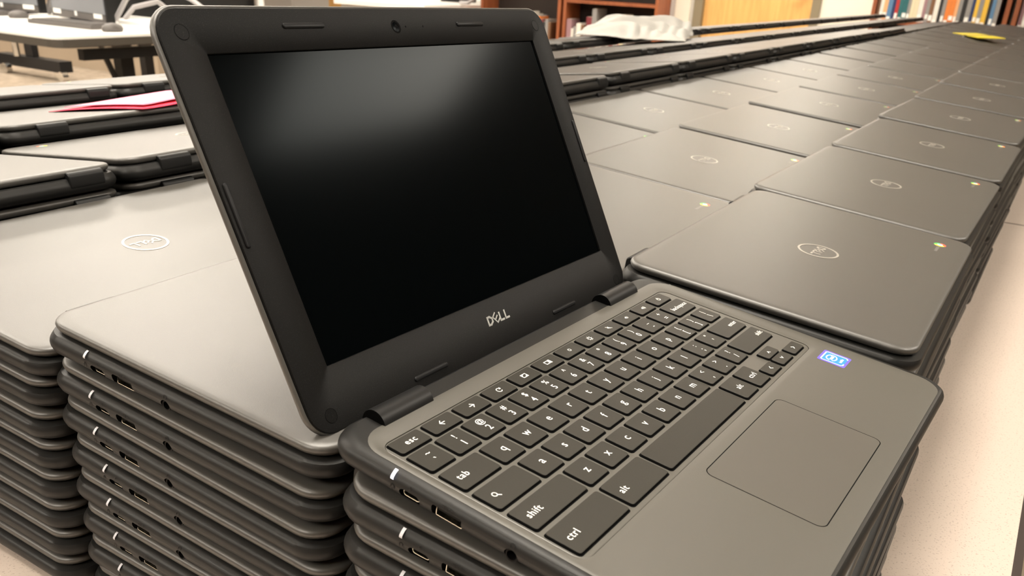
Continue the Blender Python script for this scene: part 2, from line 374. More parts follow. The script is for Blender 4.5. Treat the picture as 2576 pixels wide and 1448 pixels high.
for i, nm in enumerate(FN): keys.append((11.66 + 22.19 * i - 9.55, 11.66 + 22.19 * i + 9.55, 66.6 - 4.7, 66.6 + 4.7, nm))
PZ = -1.12
b = B(); a1 = b.ring(R_(-0.35, 273.7, -30.3, 72.9, 6), PZ - 1.5); a2 = b.ring(R_(-0.35, 273.7, -30.3, 72.9, 6), PZ - 0.1); a3 = b.ring(R_(0.0, 273.3, -29.9, 72.7, 5.8), PZ); b.bridge(a1, a2); b.bridge(a2, a3); b.cap(a3)
for x0, x1, y0, y1, nm in keys:
    r1 = b.ring(R_(x0 - .75, x1 + .4, y0 - .9, y1 + .4, 1.6, 3), PZ + 0.03); b.cap(r1, False, 1)
ob('keyboard_plate', b.mesh('keyboard_plate', ['deck', 'well'], smooth=False), OPEN, UP)

def icon(nm):
    b = B(); w = 0.5
    if nm in ('LEFT', 'RIGHT', 'UP', 'DOWN'):
        b.stroke([(0.8, 1.1), (-0.6, 0), (0.8, -1.1)], .55)
        b.xf(Matrix.Rotation({'LEFT': 0, 'RIGHT': PI, 'UP': -PI / 2, 'DOWN': PI / 2}[nm], 4, 'Z'))
    elif nm in ('BACK', 'FWD'):
        b.stroke([(0, 1.5), (-1.5, 0), (0, -1.5)], w); b.stroke([(-1.4, 0), (1.6, 0)], w)
        if nm == 'FWD': b.xf(Matrix.Rotation(PI, 4, 'Z'))
    elif nm == 'RELOAD': b.stroke(arc(0, 0, 1.5, 40, 320, 14), w); b.poly([(0.4, .3), (1.9, .3), (1.9, 1.8)])
    elif nm == 'FULL': b.stroke([(-1.9, -1.3), (1.9, -1.3), (1.9, 1.3), (-1.9, 1.3)], w, closed=True); b.stroke([(-1.2, .2), (-1.2, .8), (-.5, .8)], .4); b.stroke([(1.2, -.2), (1.2, -.8), (.5, -.8)], .4)
    elif nm == 'WINDOWS': b.stroke([(-2.3, -1.2), (.7, -1.2), (.7, 1.2), (-2.3, 1.2)], w, closed=True); b.stroke([(1.6, -1.4), (1.6, 1.4)], w); b.stroke([(2.4, -1.4), (2.4, 1.4)], w)
    elif nm in ('DIM', 'BRIGHT'):
        r = 0.95 if nm == 'DIM' else 1.2; b.stroke(arc(0, 0, r, 0, 360, 14), .45)
        for k in range(8 if nm == 'BRIGHT' else 0): a = k * PI / 4; b.stroke([(1.65 * math.cos(a), 1.65 * math.sin(a)), (1.95 * math.cos(a), 1.95 * math.sin(a))], .4)
    elif nm in ('MUTE', 'VOLDOWN', 'VOLUP'):
        b.poly([(-1.4, -.5), (-.7, -.5), (.3, -1.3), (.3, 1.3), (-.7, .5), (-1.4, .5)])
        if nm == 'MUTE': b.stroke([(-1.5, 1.5), (1.6, -1.5)], .4)
        if nm != 'MUTE': b.stroke(arc(.2, 0, 1.1, -40, 40, 6), .4)
        if nm == 'VOLUP': b.stroke(arc(.2, 0, 1.9, -40, 40, 6), .4)
    elif nm == 'POWER': b.stroke(arc(0, 0, 1.3, 125, 415, 14), w); b.stroke([(0, .4), (0, 1.9)], w)
    elif nm == 'SEARCH': b.stroke(arc(-.3, .3, 1.15, 0, 360, 14), .5); b.stroke([(.5, -.5), (1.7, -1.7)], .55)
    return b.mesh('legend', 'legend', smooth=False)
SPOKEN = {'': 'space bar'}
def legend(parent, me, x, y, z): ob('legend', me, parent, (x * mm, y * mm, z * mm))
for x0, x1, y0, y1, nm in keys:
    b = B(); w, h = x1 - x0, y1 - y0; cx, cy = (x0 + x1) / 2 + XO, (y0 + y1) / 2 + YO
    q0 = b.ring(rr(w + .3, h + .3, 1.3, 3), PZ - .3); q1 = b.ring(rr(w, h, 1.3, 3), -0.18); q2 = b.ring(rr(w - .45, h - .45, 1.1, 3), 0.0)
    b.bridge(q0, q1, 1); b.bridge(q1, q2, 0); b.cap(q2, False, 0)
    k = ob('key', b.mesh('key', ['keytop', 'keyside'], smooth=False), OPEN, (cx * mm, cy * mm, HB * mm))
    if nm == '': k['label'] = 'long blank space bar'; continue
    if len(nm) > 1 and nm.isupper(): legend(k, icon(nm), (-w / 2 + 6.4) if nm == 'SEARCH' else 0, 0, 0)
    elif '|' in nm and len(nm) == 3:
        top, low = nm[0], nm[2]
        legend(k, text_mesh(top, 5.0, 'legend', bold=.03), .8, 2.9, .02)
        legend(k, text_mesh(low, 5.6, 'legend', bold=.03), .9, -2.8, .02)
    elif nm[0] == '<' and len(nm) > 1: legend(k, text_mesh(nm[1:], 5.0, 'legend', 'LEFT', bold=.015, space=1.12), -w / 2 + 3.8, 0, .02)
    elif nm[0] == '>' and len(nm) > 1: legend(k, text_mesh(nm[1:], 4.7, 'legend', 'RIGHT', bold=.015, sx=.9, space=1.1), w / 2 - 1.8, 0, .02)
    else: legend(k, text_mesh(nm, 4.9 if len(nm) > 1 else 6.3, 'legend', bold=.02, space=1.12), .6, 0 if len(nm) > 1 else .3, .02)
# processor sticker
b = B(); b.poly(rr(17.0, 16.6, 1.2, 3), -0.44, 0.06, 0); b.poly(rr(14.2, 13.8, 1.2, 3), -0.375, 0.01, 1)
b.stroke([(-3.6, -6.6), (-5.6, -6.6), (-6.6, -5.6), (-6.6, 5.8), (-5.8, 6.6), (5.8, 6.6), (6.6, 5.8), (6.6, -5.6), (5.6, -6.6), (4.8, -6.6)], .75, -.36, .02, m=2)
b.stroke([(4.3 * math.cos(t) - .2, 3.0 * math.sin(t) + 1.6) for t in [math.radians(q) for q in range(-150, 190, 20)]], .8, -.36, .02, m=2)
stk = ob('processor_sticker', b.mesh('processor_sticker', ['st_v', 'st_b', 'st_w'], smooth=False), OPEN, ((267.2 + XO) * mm, (-46.6 + YO) * mm, HB * mm))
stk['label'] = 'blue processor sticker'
ob('sticker_lettering', text_mesh('intel', 3.4, 'st_w', bold=.08), stk, (-.0002, .0016, -.00034)); ob('sticker_lettering', text_mesh('inside', 2.6, 'st_w', bold=.06), stk, (.0002, -.0042, -.00034))

# lid assembly in its own frame: u along the width, v up the lid, n towards the user
TH = 0.580950998
LIDM = Matrix.Translation((-124.445 * mm, 128.402 * mm, (10.928 + HB) * mm)) @ Matrix(((1, 0, 0, 0), (0, math.sin(TH), -math.cos(TH), 0), (0, math.cos(TH), math.sin(TH), 0), (0, 0, 0, 1)))
BU0, BU1, BV0, BV1 = -19.9, 275.6, -29.3, 164.9
def L_(u0, u1, v0, v1, r, seg=8): return rr(u1 - u0, v1 - v0, r, seg, (u0 + u1) / 2, (v0 + v1) / 2)
b = B()
rg = [b.ring(L_(BU0, BU1, BV0, BV1, 12.5), -2.2), b.ring(L_(BU0, BU1, BV0, BV1, 12.5), -0.5), b.ring(L_(BU0 + .5, BU1 - .5, BV0 + .5, BV1 - .5, 12.0), 0),
      b.ring(L_(-0.1, 256.5, -.1, 145.0, .6), 0), b.ring(L_(0.25, 256.15, .25, 144.65, .5), -0.25), b.ring(L_(0.3, 256.1, .3, 144.6, .5), -1.5)]
for p, q in zip(rg, rg[1:]): b.bridge(p, q)
bez = ob('screen_bezel', b.mesh('screen_bezel', 'bezel'), OPEN, matrix=LIDM)
b = B(); s = b.ring(L_(-2, 258, -2, 147, 1), -1.3); b.cap(s)
ob('screen', b.mesh('screen', 'screen', smooth=False), OPEN, matrix=LIDM)['label'] = 'switched-off black screen'
b = B(); cu, cv = (BU0 + BU1) / 2, (BV0 + BV1) / 2
wl, hl = BU1 - BU0 + 3.4, BV1 - BV0 + 2.4; cv += .5
for ins, z in ((0, 0),): pass
pr_ = [(11, -6.6), (7, -6.5), (4.0, -6.1), (2.2, -5.4), (0.9, -4.4), (0.1, -3.2), (0, -2.2), (0.4, -1.2), (1.0, -0.75), (1.5, -0.9), (1.7, -1.8)]
rs = [b.ring(rr(wl - 2 * i, hl - 2 * i, 14.2 - i * .6, 8, cu, cv), z) for i, z in pr_]
b.cap(rs[0], True)
for p, q in zip(rs, rs[1:]): b.bridge(p, q)
lidc = ob('lid_cover', b.mesh('lid_cover', 'lid'), OPEN, matrix=LIDM); lidc['label'] = 'grey outer shell of the raised lid'
def pill(u, v, lu, lv, n=0.9, m='rubber', nm='rubber_bump'):
    b = B(); r = min(lu, lv) / 2
    q = [b.ring(rr(lu - 2 * i, lv - 2 * i, r - i, 5), z) for i, z in ((0, -.3), (0, n * .5), (.25, n * .85), (.7, n))]
    for a, c in zip(q, q[1:]): b.bridge(a, c)
    b.cap(q[-1]); return ob(nm, b.mesh(nm, m), bez, (u * mm, v * mm, 0))
for u, v, lu, lv in ((61.2, 156.2, 26.5, 2.6), (193.5, 155.9, 26, 2.6), (62.4, -23.3, 26.5, 2.6), (193.5, -23.8, 26.5, 2.6), (-16.5, 75, 2.4, 29), (272.3, 75, 2.4, 29)): pill(u, v, lu, lv)
for u, v in ((-7.9, -21.2), (-8.4, 154.2), (263.6, -22.4), (264.2, 154.2)):
    b = B(); g = b.ring(arc(0, 0, 3.55, 0, 360, 24)[:-1], .02); h_ = b.ring(arc(0, 0, 3.25, 0, 360, 24)[:-1], .02); b.bridge(g, h_, 1); k_ = b.ring(arc(0, 0, 3.2, 0, 360, 24)[:-1], .10); b.bridge(h_, k_, 0); b.cap(k_, False, 0)
    ob('screw_cover', b.mesh('screw_cover', ['bezel', 'black'], smooth=False), bez, (u * mm, v * mm, 0))
b = B(); a1 = b.ring(arc(0, 0, 3.6, 0, 360, 28)[:-1], .03); a2 = b.ring(arc(0, 0, 2.6, 0, 360, 28)[:-1], .04); b.bridge(a1, a2, 0); a3 = b.ring(arc(0, 0, 1.2, 0, 360, 28)[:-1], .3); b.bridge(a2, a3, 1); b.cap(a3, False, 0)
ob('webcam', b.mesh('webcam', ['black', 'screen']), bez, (127.1 * mm, 155.0 * mm, 0))
for u in (135.0, 149.6):
    b = B(); b.poly(arc(0, 0, .55, 0, 360, 12)[:-1], .01, .03); ob('microphone_hole', b.mesh('microphone_hole', 'black'), bez, (u * mm, 155.0 * mm, 0))
b = B(); wordmark(b, 5.8, 20.8, 0.02, 0.12); ob('brand_lettering', b.mesh('brand_lettering', 'badge', smooth=False), bez, (128.4 * mm, -12.0 * mm, 0))['label'] = 'silver brand lettering'
# hinge barrels of the open laptop
def barrel(x0, x1):
    b = B(); yc, zc = 94.6, -2.6
    prof = arc(yc, zc, 7.0, -60, 200, 20); k1 = []
    pts = prof
    a = b.ring(pts, x0); c = b.ring(pts, x1); b.bridge(a, c, 0); b.cap(a, True, 1); b.cap(c, False, 1)
    b.v = [(z, x, y) for x, y, z in b.v]
    return ob('hinge', b.mesh('hinge', ['hinge', 'black']), OPEN, UP)
barrel(13.0 + XO, 46.5 + XO); barrel(219.5 + XO, 256.0 + XO)

# ------------------------------------------------------------------ the stacks of closed laptops
HL = 19.707; TAU = 0.011
def pose(x, y, z, yaw, pitch, roll=0.0):
    return Matrix.Translation((x * mm, y * mm, z * mm)) @ Matrix.Rotation(yaw, 4, 'Z') @ Matrix.Rotation(roll, 4, 'Y') @ Matrix.Rotation(pitch, 4, 'X')
rad = math.radians
ORD = ['', 'first', 'second', 'third', 'fourth', 'fifth', 'sixth', 'seventh', 'eighth', 'ninth', 'tenth', 'eleventh', 'twelfth', 'thirteenth', 'fourteenth', 'fifteenth', 'sixteenth', 'seventeenth', 'eighteenth', 'nineteenth']
ROWN = {'A': 'front row by table edge', 'B': 'second row from table edge', 'C': 'third row from table edge', 'D': 'fourth row, hinges facing camera', 'E': 'fifth row, hinges facing camera', 'F': 'farthest row, hinges facing camera'}
GRP = {'A': 'closed laptops stacked in the row along the table edge', 'B': 'closed laptops stacked in the second row', 'C': 'closed laptops stacked in the third row',
       'D': 'closed laptops stacked in the fourth row', 'E': 'closed laptops stacked in the fifth row', 'F': 'closed laptops stacked in the farthest row'}
def lerp(tab, x):
    if x <= tab[0][0]: return tab[0][1]
    for (a, p), (c, q) in zip(tab, tab[1:]):
        if x <= c: return p + (q - p) * (x - a) / (c - a)
    return tab[-1][1]
NK = 19
YAWJ = {('A', 1): -.1, ('A', 2): -.7, ('A', 3): -.45, ('A', 4): -1.0, ('C', 0): 1.8, ('D', 0): -.3}
XPOS = {'A': {1: 307.5, 2: 609, 3: 913.5, 4: 1219.5}, 'B': {1: 303.5, 2: 606.5, 3: 912.2, 4: 1219.3}}
YPOS = {'A': {1: 13, 2: 18.4, 3: 16.8, 4: 18.7}, 'B': {1: 222.9, 2: 220.4, 3: 223.2, 4: 226.4}}
ROWS = {'A': dict(x0=0, n=8, y=19, s=1, dz=[(300, -1.7), (600, -.5), (900, .6), (1219, 2.9), (2000, 8), (3600, 9), (5000, 16)]),
        'B': dict(x0=0, n=8, y=226, s=1, dz=[(0, 0), (300, -2), (600, -3.2), (900, -1.5), (1219, 1), (2000, 3), (3600, 7), (5000, 14)]),
        'C': dict(x0=-7, n=8, y=417, s=1, dz=[(0, -1.3), (800, .5), (2000, 1.5), (2745, 6), (3600, 9), (5000, 14)]),
        'D': dict(x0=-93, n=9, y=626.5, s=-1, dz=[(0, 1), (300, 3), (800, 8), (1200, 12), (2800, 11), (3600, 8)]),
        'E': dict(x0=-74, n=9, y=835.5, s=-1, dz=[(0, -.4), (300, 1), (1100, 8), (2000, 6), (3600, 5), (5000, 4)]),
        'F': dict(x0=-101, n=9, y=1044.5, s=-1, dz=[(100, -2), (400, -2), (1500, 4), (2400, 11), (3600, 10), (5000, 9)])}
low = []      # poses of the laptops buried inside the block
B0 = [(2.4, 213.0, 1.94, 1.2), (-.1, 209.7, .6, 0), (-2.4, 207.7, .3, -.9), (-3, 204.7, 0, -.5), (-4.9, 204.1, 0, -.8), (-5.5, 203, 0, -.4), (-6, 204, 0, .1), (-5, 205, 0, 0)]
C0 = [(-7, 414.3, 0, 1.8), (-7, 416, 0, .9), (-9, 414, 0, .4), (-10, 413, 0, .8), (-11, 411, 0, .2), (-13, 410, 0, .3), (-13, 409, 0, 0), (-14, 410, 0, -.2)]
A0L = [None, (-1, 0, 0, .3), (-2.5, -1, 0, 0), (-1.5, 1, 0, .5), (-3, 0, 0, -.4), (-2, -1, 0, .2), (-4, 1, 0, -.3), (-3, 0, 0, 0)]
def ordn(k): return ORD[k] if k < len(ORD) else str(k)
for R, P in ROWS.items():
    for k in range(NK):
        n = P['n']
        if R == 'D' and k >= 13: n = 8
        x = XPOS.get(R, {}).get(k, P['x0'] + 304.9 * k); y = YPOS.get(R, {}).get(k, P['y'] + random.uniform(-1, 1))
        dz = lerp(P['dz'], x) + (0 if n == P['n'] else 7.0)
        yaw = YAWJ.get((R, k), random.uniform(-.2, .2))
        top = n * HL + dz
        pitch_n = (TAU * 1.02 if R != 'A' or k else .0141)
        step = (top - HB) / (n - 1)
        for j in range(n):                     # j = 0 is the top one
            lay = n - j; z = HB + step * (lay - 1) if j else top
            jx, jy, jyaw = (0, 0, 0) if j == 0 else (random.uniform(-2.2, 2.2), random.uniform(-2.5, 2.5), random.uniform(-.5, .5))
            px, py, pw = x + jx, y + jy, yaw + jyaw; pit = P['s'] * pitch_n * lay
            if k == 0 and R in 'ABC':
                if R == 'A' and j == 0: continue
                q = {'A': A0L, 'B': B0, 'C': C0}[R][j]; px, py, pw = q[0], q[1], q[3]; z += q[2]
            m4 = pose(px, py, z, rad(pw) + (PI if P['s'] < 0 else 0), abs(pit), rad(.45) * (lay / 8) if (R == 'A' and k == 0) else 0)
            vis = j == 0 or (k == 0) or (R == 'A' and k <= 12) or (R == 'D' and j == 1) or (R in 'EF' and j == 1 and k < 5) or (R in 'B' and k == 1 and j == 1)
            if not vis: low.append(m4); continue
            pos = ('topmost of' if j == 0 else ordn(j + 1) + ' down in')
            lab = f'closed laptop, {pos} {ordn(k + 1)} stack from near end, {ROWN[R]}'
            if R == 'A' and k == 0: lab = f'closed laptop, {ordn(j)} one under the open laptop'
            near = k == 0 and R in 'ABC' or (R == 'A' and k == 1 and j == 0)
            laptop(m4, lab, GRP[R], near=near, marks=(j == 0 and k < 7), hinges=(R in 'DEF' or k < 2) and k < 12)
# ------------------------------------------------------------------ the long table
def boxo(name, x0, x1, y0, y1, z0, z1, m, parent=None, bev=0.0, scale=1.0):
    b = B(); b.box(x0, x1, y0, y1, z0, z1); me = b.mesh(name, m, scale, smooth=False)
    o = ob(name, me, parent)
    if bev: md = o.modifiers.new('bevel', 'BEVEL'); md.width = bev; md.segments = 2
    return o
FZ = -0.74
def big_table(x0, x1, y0, y1, label):
    t = root('table', Matrix.Translation(((x0 + x1) / 2, (y0 + y1) / 2, FZ)), label, 'table', 'long tables carrying the laptop stacks')
    h = -FZ; hx, hy = (x1 - x0) / 2, (y1 - y0) / 2
    b = B(); b.box(-hx, hx, -hy, hy, h - .028, h); ob('table_top', b.mesh('table_top', 'table', 1, smooth=False), t)
    b = B()
    for a in ((-hx - .003, hx + .003, -hy - .006, -hy), (-hx - .003, hx + .003, hy, hy + .006), (-hx - .003, -hx, -hy, hy), (hx, hx + .003, -hy, hy)): b.box(*a, h - .031, h - .0008)
    ob('edge_band', b.mesh('edge_band', 'edge', 1, smooth=False), t)
    for sx in (-1, 1):
        for sy in (-1, 1):
            b = B(); px, py = sx * (hx - .12), sy * (hy - .1); b.tube([(px, py, 0), (px, py, h - .028)], .025, 12); ob('leg', b.mesh('leg', 'steel', 1), t)
    return t
TX = [-0.62, 1.292, 3.20, 5.11, 5.85]
for i in range(3): big_table(TX[i] + .0035, TX[i + 1] - .0035, -.176, 0.545, ('nearest', 'second', 'third')[i] + ' speckled beige table under the front rows of laptops')
big_table(TX[3] + .0035, 6.2, -.176, 0.545, 'farthest speckled beige table under the front rows of laptops')
for i in range(3): big_table(TX[i] + .0035, TX[i + 1] - .0035, .558, 1.28, ('nearest', 'second', 'third')[i] + ' speckled beige table under the rows with hinges facing camera')
big_table(TX[3] + .0035, 6.2, .558, 1.28, 'farthest speckled beige table under the rows with hinges facing camera')

# ------------------------------------------------------------------ things lying on the laptops
def sheet(name, fn, nu, nv, m, th=0.0006, sub=0):
    b = B(); 
    for j in range(nv + 1):
        for i in range(nu + 1): b.v.append(fn(i / nu, j / nv))
    for j in range(nv):
        for i in range(nu): a = j * (nu + 1) + i; b.f.append((a, a + 1, a + nu + 2, a + nu + 1)); b.m.append(0)
    o = ob(name, b.mesh(name, m, 1, ang=80)); md = o.modifiers.new('solid', 'SOLIDIFY'); md.thickness = th; md.offset = 1
    return o
M['pink'] = mat('pink_paper', (0.85, 0.05, 0.11), 0.8); M['pink2'] = mat('pink_paper_light', (0.95, 0.30, 0.42), 0.8)
def papers():
    P = [Vector((.192, .842)), Vector((.236, .733)), Vector((.375, .742)), Vector((.392, .905))]
    def f(u, v, lift, sh):
        p = (P[0] * (1 - u) + P[1] * u) * (1 - v) + (P[3] * (1 - u) + P[2] * u) * v
        x, y = p.x + sh, p.y
        zl = .1852 + (.833 - y) * .0993
        return (x, y, zl + lift + .008 * max(0, v - .15) * u * (1 - .4 * v) + .002 * math.sin(3 * u))
    tag(sheet('pink_paper', lambda u, v: f(u, v, .0005, 0), 10, 10, 'pink'), 'deep pink paper sheet lying lowest on the fifth row of laptops', 'paper')
    tag(sheet('pink_paper', lambda u, v: f(.04 + u * .86, .07 + v * .9, .0032 + .003 * v, .004), 10, 10, 'pink2'), 'pale pink paper sheet lying on top of the deep pink one', 'paper')
papers()
M['cloth'] = mat('white_cloth', (0.50, 0.49, 0.46), 0.85, vary=0.04, vscale=30)
def hill(x, y, cx, cy, rx, ry, h): return h * math.exp(-((x - cx) / rx) ** 2 - ((y - cy) / ry) ** 2)
def cloth():
    C_ = [Vector((1.70, .99)), Vector((1.89, .79)), Vector((2.36, .905)), Vector((2.24, 1.12))]
    def f(u, v):
        p = (C_[0] * (1 - u) + C_[1] * u) * (1 - v) + (C_[3] * (1 - u) + C_[2] * u) * v
        x = p.x + .03 * math.sin(9 * v + 2 * u) * (1 if 0 < u < 1 else .4); y = p.y + .02 * math.sin(11 * u + 3 * v)
        zb = .1965 + .0075 * min(1, max(0, (y - .86) / .07))
        z = hill(x, y, 1.78, 1.0, .09, .06, .009) + hill(x, y, 1.95, .985, .09, .07, .021) + hill(x, y, 2.08, .99, .12, .07, .016) + hill(x, y, 2.24, .97, .10, .08, .018)
        z += .007 * (1 + math.sin(34 * x + 22 * y + 2 * math.sin(19 * y))) + .003 * (1 + math.sin(64 * x + 9 * math.sin(25 * y)))
        e = min(u, 1 - u, v, 1 - v); z = zb + z * min(1, e * 6 + .08)
        return (x, y, z + .001)
    o = sheet('white_cloth', f, 90, 60, 'cloth', .0015); tag(o, 'crumpled white cloth lying across the two farthest laptop rows', 'cloth')
cloth()
M['yellow'] = mat('yellow_card', (0.95, 0.78, 0.02), 0.5); M['brown'] = mat('yellow_card_band', (0.35, 0.24, 0.02), 0.6)
b = B(); Yc = [(4.33, .40), (4.08, .215)]
def ycard():
    b = B(); a = math.atan2(.190 - .349, 3.662 - 4.025); L = .33
    for u0, u1, m in ((-L / 2, -.022, 0), (-.022, .022, 1), (.022, L / 2, 0)): b.box(u0, u1, -.05, .05, 0, .002, m)
    o = ob('yellow_card', b.mesh('yellow_card', ['yellow', 'brown'], 1, smooth=False)); o.matrix_world = Matrix.Translation((3.85, .268, .1865)) @ Matrix.Rotation(a, 4, 'Z') @ Matrix.Rotation(.03, 4, 'X')
    tag(o, 'bright yellow card with dark middle band lying on far laptops', 'card')
ycard()

# ------------------------------------------------------------------ room
M['floor'] = mat('floor_carpet', (0.30, 0.24, 0.18), 0.9, vary=0.25, vscale=14, bump=.6, bscale=120)
M['wall'] = mat('wall_paint', (0.80, 0.76, 0.64), 0.8); M['wall2'] = mat('wall_paint_grey', (0.62, 0.58, 0.54), 0.8)
M['wallb'] = mat('wall_brown', (0.09, 0.065, 0.048), 0.7)
M['ceil'] = mat('ceiling_tile', (0.80, 0.78, 0.73), 0.9, speck=((.66, .64, .6), 60, .62))
M['oak'] = mat('door_oak', (0.80, 0.46, 0.15), 0.45, wood=((0.66, 0.36, 0.11), (6, 6, .5)))
M['frame'] = mat('door_frame_paint', (0.23, 0.19, 0.12), 0.5)
M['cherry'] = mat('bookcase_cherry', (0.36, 0.11, 0.04), 0.4, wood=((0.26, 0.075, 0.028), (5, 5, .6)))
M['dark'] = mat('dark_back', (0.02, 0.012, 0.008), 0.8)
def struct(o): o['kind'] = 'structure'; return o
CZ = 2.02; X0, X1, Y0, Y1 = -4.2, 12.2, -4.6, 12.6; XW = 7.55
b = B(); b.box(X0, X1, Y0, Y1, FZ - .1, FZ); struct(ob('floor', b.mesh('floor', 'floor', 1, smooth=False)))
b = B(); b.box(X0, X1, Y0, Y1, CZ, CZ + .1); struct(ob('ceiling', b.mesh('ceiling', 'ceil', 1, smooth=False)))
def wallbox(name, *a, m='wall'): b = B(); b.box(*a); return struct(ob(name, b.mesh(name, m, 1, smooth=False)))
wallbox('wall_left', X0, X1, Y1, Y1 + .1, FZ, CZ, m='wall2'); wallbox('wall_right', X0, XW, Y0 - .1, Y0, FZ, CZ, m='wallb'); wallbox('wall_near', X0 - .1, X0, Y0, Y1, FZ, CZ, m='wallb')
wallbox('wall_far', XW, XW + .12, Y0, 1.83, FZ, CZ); wallbox('wall_middle', XW, XW + .12, 2.93, 4.8, FZ, CZ, m='wall2'); wallbox('wall_lintel', XW, XW + .12, 1.83, 2.93, FZ + 2.15, CZ)
wallbox('wall_return', XW + .12, X1, 4.68, 4.8, FZ, CZ, m='wall2'); wallbox('wall_back', X1, X1 + .1, 4.8, Y1, FZ, CZ, m='wall2')
# door in the far wall
b = B(); b.box(XW - .02, XW + .10, 1.83, 1.90, FZ, FZ + 2.12); b.box(XW - .02, XW + .10, 2.85, 2.93, FZ, FZ + 2.12); b.box(XW - .02, XW + .10, 1.83, 2.93, FZ + 2.08, FZ + 2.15)
d1 = struct(ob('door_1', b.mesh('door_1', 'frame', 1, smooth=False)))
b = B(); b.box(XW + .03, XW + .075, 1.902, 2.848, FZ + .01, FZ + 2.078); ob('door_leaf', b.mesh('door_leaf', 'oak', 1, smooth=False), d1)
b = B(); b.tube([(XW + .03, 1.98, FZ + 1.0), (XW - .03, 1.98, FZ + 1.0), (XW - .03, 2.09, FZ + 1.0)], .011, 8); ob('door_handle', b.mesh('door_handle', 'chrome', 1), d1)
# pale jamb strip left of the door
wallbox('trim_1', XW - .03, XW, 2.96, 3.10, FZ, CZ, m='wall')
# far double doors seen over the top of the screen
for i, (ya, yb) in enumerate(((11.2, 11.62), (10.45, 10.80), (9.92, 10.32))):
    b = B(); b.box(X1 - .05, X1, ya, yb, FZ, FZ + 2.1); dd = struct(ob(f'door_{i + 2}', b.mesh('door', 'oak', 1, smooth=False)))
b = B(); b.box(X1 - .06, X1, 10.84, 11.12, FZ, FZ + 2.1); struct(ob('window_1', b.mesh('window', 'dark', 1, smooth=False)))
for i, (ya, yb) in enumerate(((11.12, 11.2), (10.80, 10.84), (10.32, 10.45))):
    b = B(); b.box(X1 - .07, X1, ya, yb, FZ, FZ + 2.15); struct(ob(f'trim_{i + 2}', b.mesh('trim', 'wall', 1, smooth=False)))
# bookcases and books
BC = [('white', (.78, .75, .68)), ('cream', (.75, .66, .45)), ('red', (.45, .03, .03)), ('orange', (.75, .22, .04)), ('yellow', (.8, .5, .06)), ('navy', (.02, .04, .12)), ('teal', (.02, .13, .14)),
      ('grey', (.28, .27, .26)), ('black', (.02, .02, .02)), ('brown', (.2, .1, .05)), ('mauve', (.35, .2, .22)), ('blue', (.1, .22, .38)), ('peach', (.8, .42, .2)), ('maroon', (.2, .03, .04)), ('green', (.04, .14, .06))]
MB_ = {n: mat('book_' + n, c, .5) for n, c in BC}
M['pages'] = mat('book_pages', (.75, .7, .58), .8)
def bookcase(y0, y1, shelves, label, depth=.29, xw=XW, back='dark', zt=None):
    zt = FZ + 2.1 if zt is None else zt
    t = root('bookcase', Matrix.Translation((xw - depth / 2, (y0 + y1) / 2, FZ)), label, 'bookcase', 'cherry wood bookcases against the far wall')
    hy, hx, hh = (y1 - y0) / 2, depth / 2, zt - FZ
    for s in (-1, 1):
        b = B(); b.box(-hx, hx - .012, s * hy - (.03 if s > 0 else 0), s * hy + (0 if s > 0 else .03), 0, hh); ob('side_panel', b.mesh('side_panel', 'cherry', 1, smooth=False), t)
    b = B(); b.box(hx - .01, hx - .002, -hy + .03, hy - .03, 0, hh - .03); ob('back_panel', b.mesh('back_panel', back, 1, smooth=False), t)
    for z in shelves:
        b = B(); b.box(-hx + .004, hx - .012, -hy + .03, hy - .03, z - FZ - .025, z - FZ); ob('shelf', b.mesh('shelf', 'cherry', 1, smooth=False), t)
    b = B(); b.box(-hx, hx - .002, -hy + .03, hy - .03, hh - .03, hh); ob('top_board', b.mesh('top_board', 'cherry', 1, smooth=False), t)
    return t
def books(y0, y1, z, spec, xf, where, group, tagged=True):
    """spec: (colour, width, height, lean) from the photo's left (high y) to right"""
    y = y1
    for i, (c, w, h, ln) in enumerate(spec):
        if y - w < y0: break
        b = B(); dep = .17 + .03 * ((i * 7) % 3)
        b.box(-dep / 2, dep / 2, -w / 2, w / 2, 0, h, 0); b.box(-dep / 2 + .004, dep / 2 + .0005, -w / 2 + .003, w / 2 - .003, .003, h + .0004, 1)
        lz = .004 + .012 * ((i * 5) % 3)
        if tagged and i % 6 != 4: b.box(-dep / 2 - .0006, -dep / 2, -w / 2 + .002 + .002 * (i % 2), w / 2 - .002, lz, lz + .022 + .008 * (i % 3), 2)
        o = ob('book', b.mesh('book', [MB_[c], 'pages', 'wht'], 1, smooth=False))
        o.matrix_world = Matrix.Translation((xf + dep / 2, y - w / 2 - (abs(h * math.sin(ln)) if ln else 0) / 2 * 0, z + .0003 + abs(math.sin(ln)) * w / 2)) @ Matrix.Rotation(ln, 4, 'X')
        tag(o, f'{c} book, {ordn2(i + 1)} from left {where}', 'book', group); y -= w + .0015 + (abs(h * math.sin(ln)) * .12)
ORD2 = ORD + ['twentieth'] + ['twenty-' + q for q in ORD[1:10]] + ['thirtieth'] + ['thirty-' + q for q in ORD[1:10]] + ['fortieth']
def ordn2(k): return ORD2[k]
bookcase(.42, 1.37, [FZ + .1, FZ + .5, .116, .50, .86], 'cherry bookcase full of upright books, left one at the far right')
bookcase(-.56, .39, [FZ + .1, FZ + .5, .116, .50, .86], 'cherry bookcase cut by the right edge of the picture')
seq = ['brown', 'white', 'peach', 'blue', 'navy', 'red', 'teal', 'teal', 'grey', 'cream', 'cream', 'white', 'mauve', 'grey', 'brown', 'white', 'black', 'grey', 'orange', 'orange', 'peach', 'grey', 'black', 'grey', 'navy', 'yellow', 'grey', 'yellow', 'black', 'blue', 'grey']
books(.47, 1.335, .116, [(c, .020 + .004 * ((i * 5) % 4), .24 + .02 * ((i * 3) % 4), 0) for i, c in enumerate(seq)], XW - .27, 'on the far right bookcase shelf', 'library books on the far right bookcase')
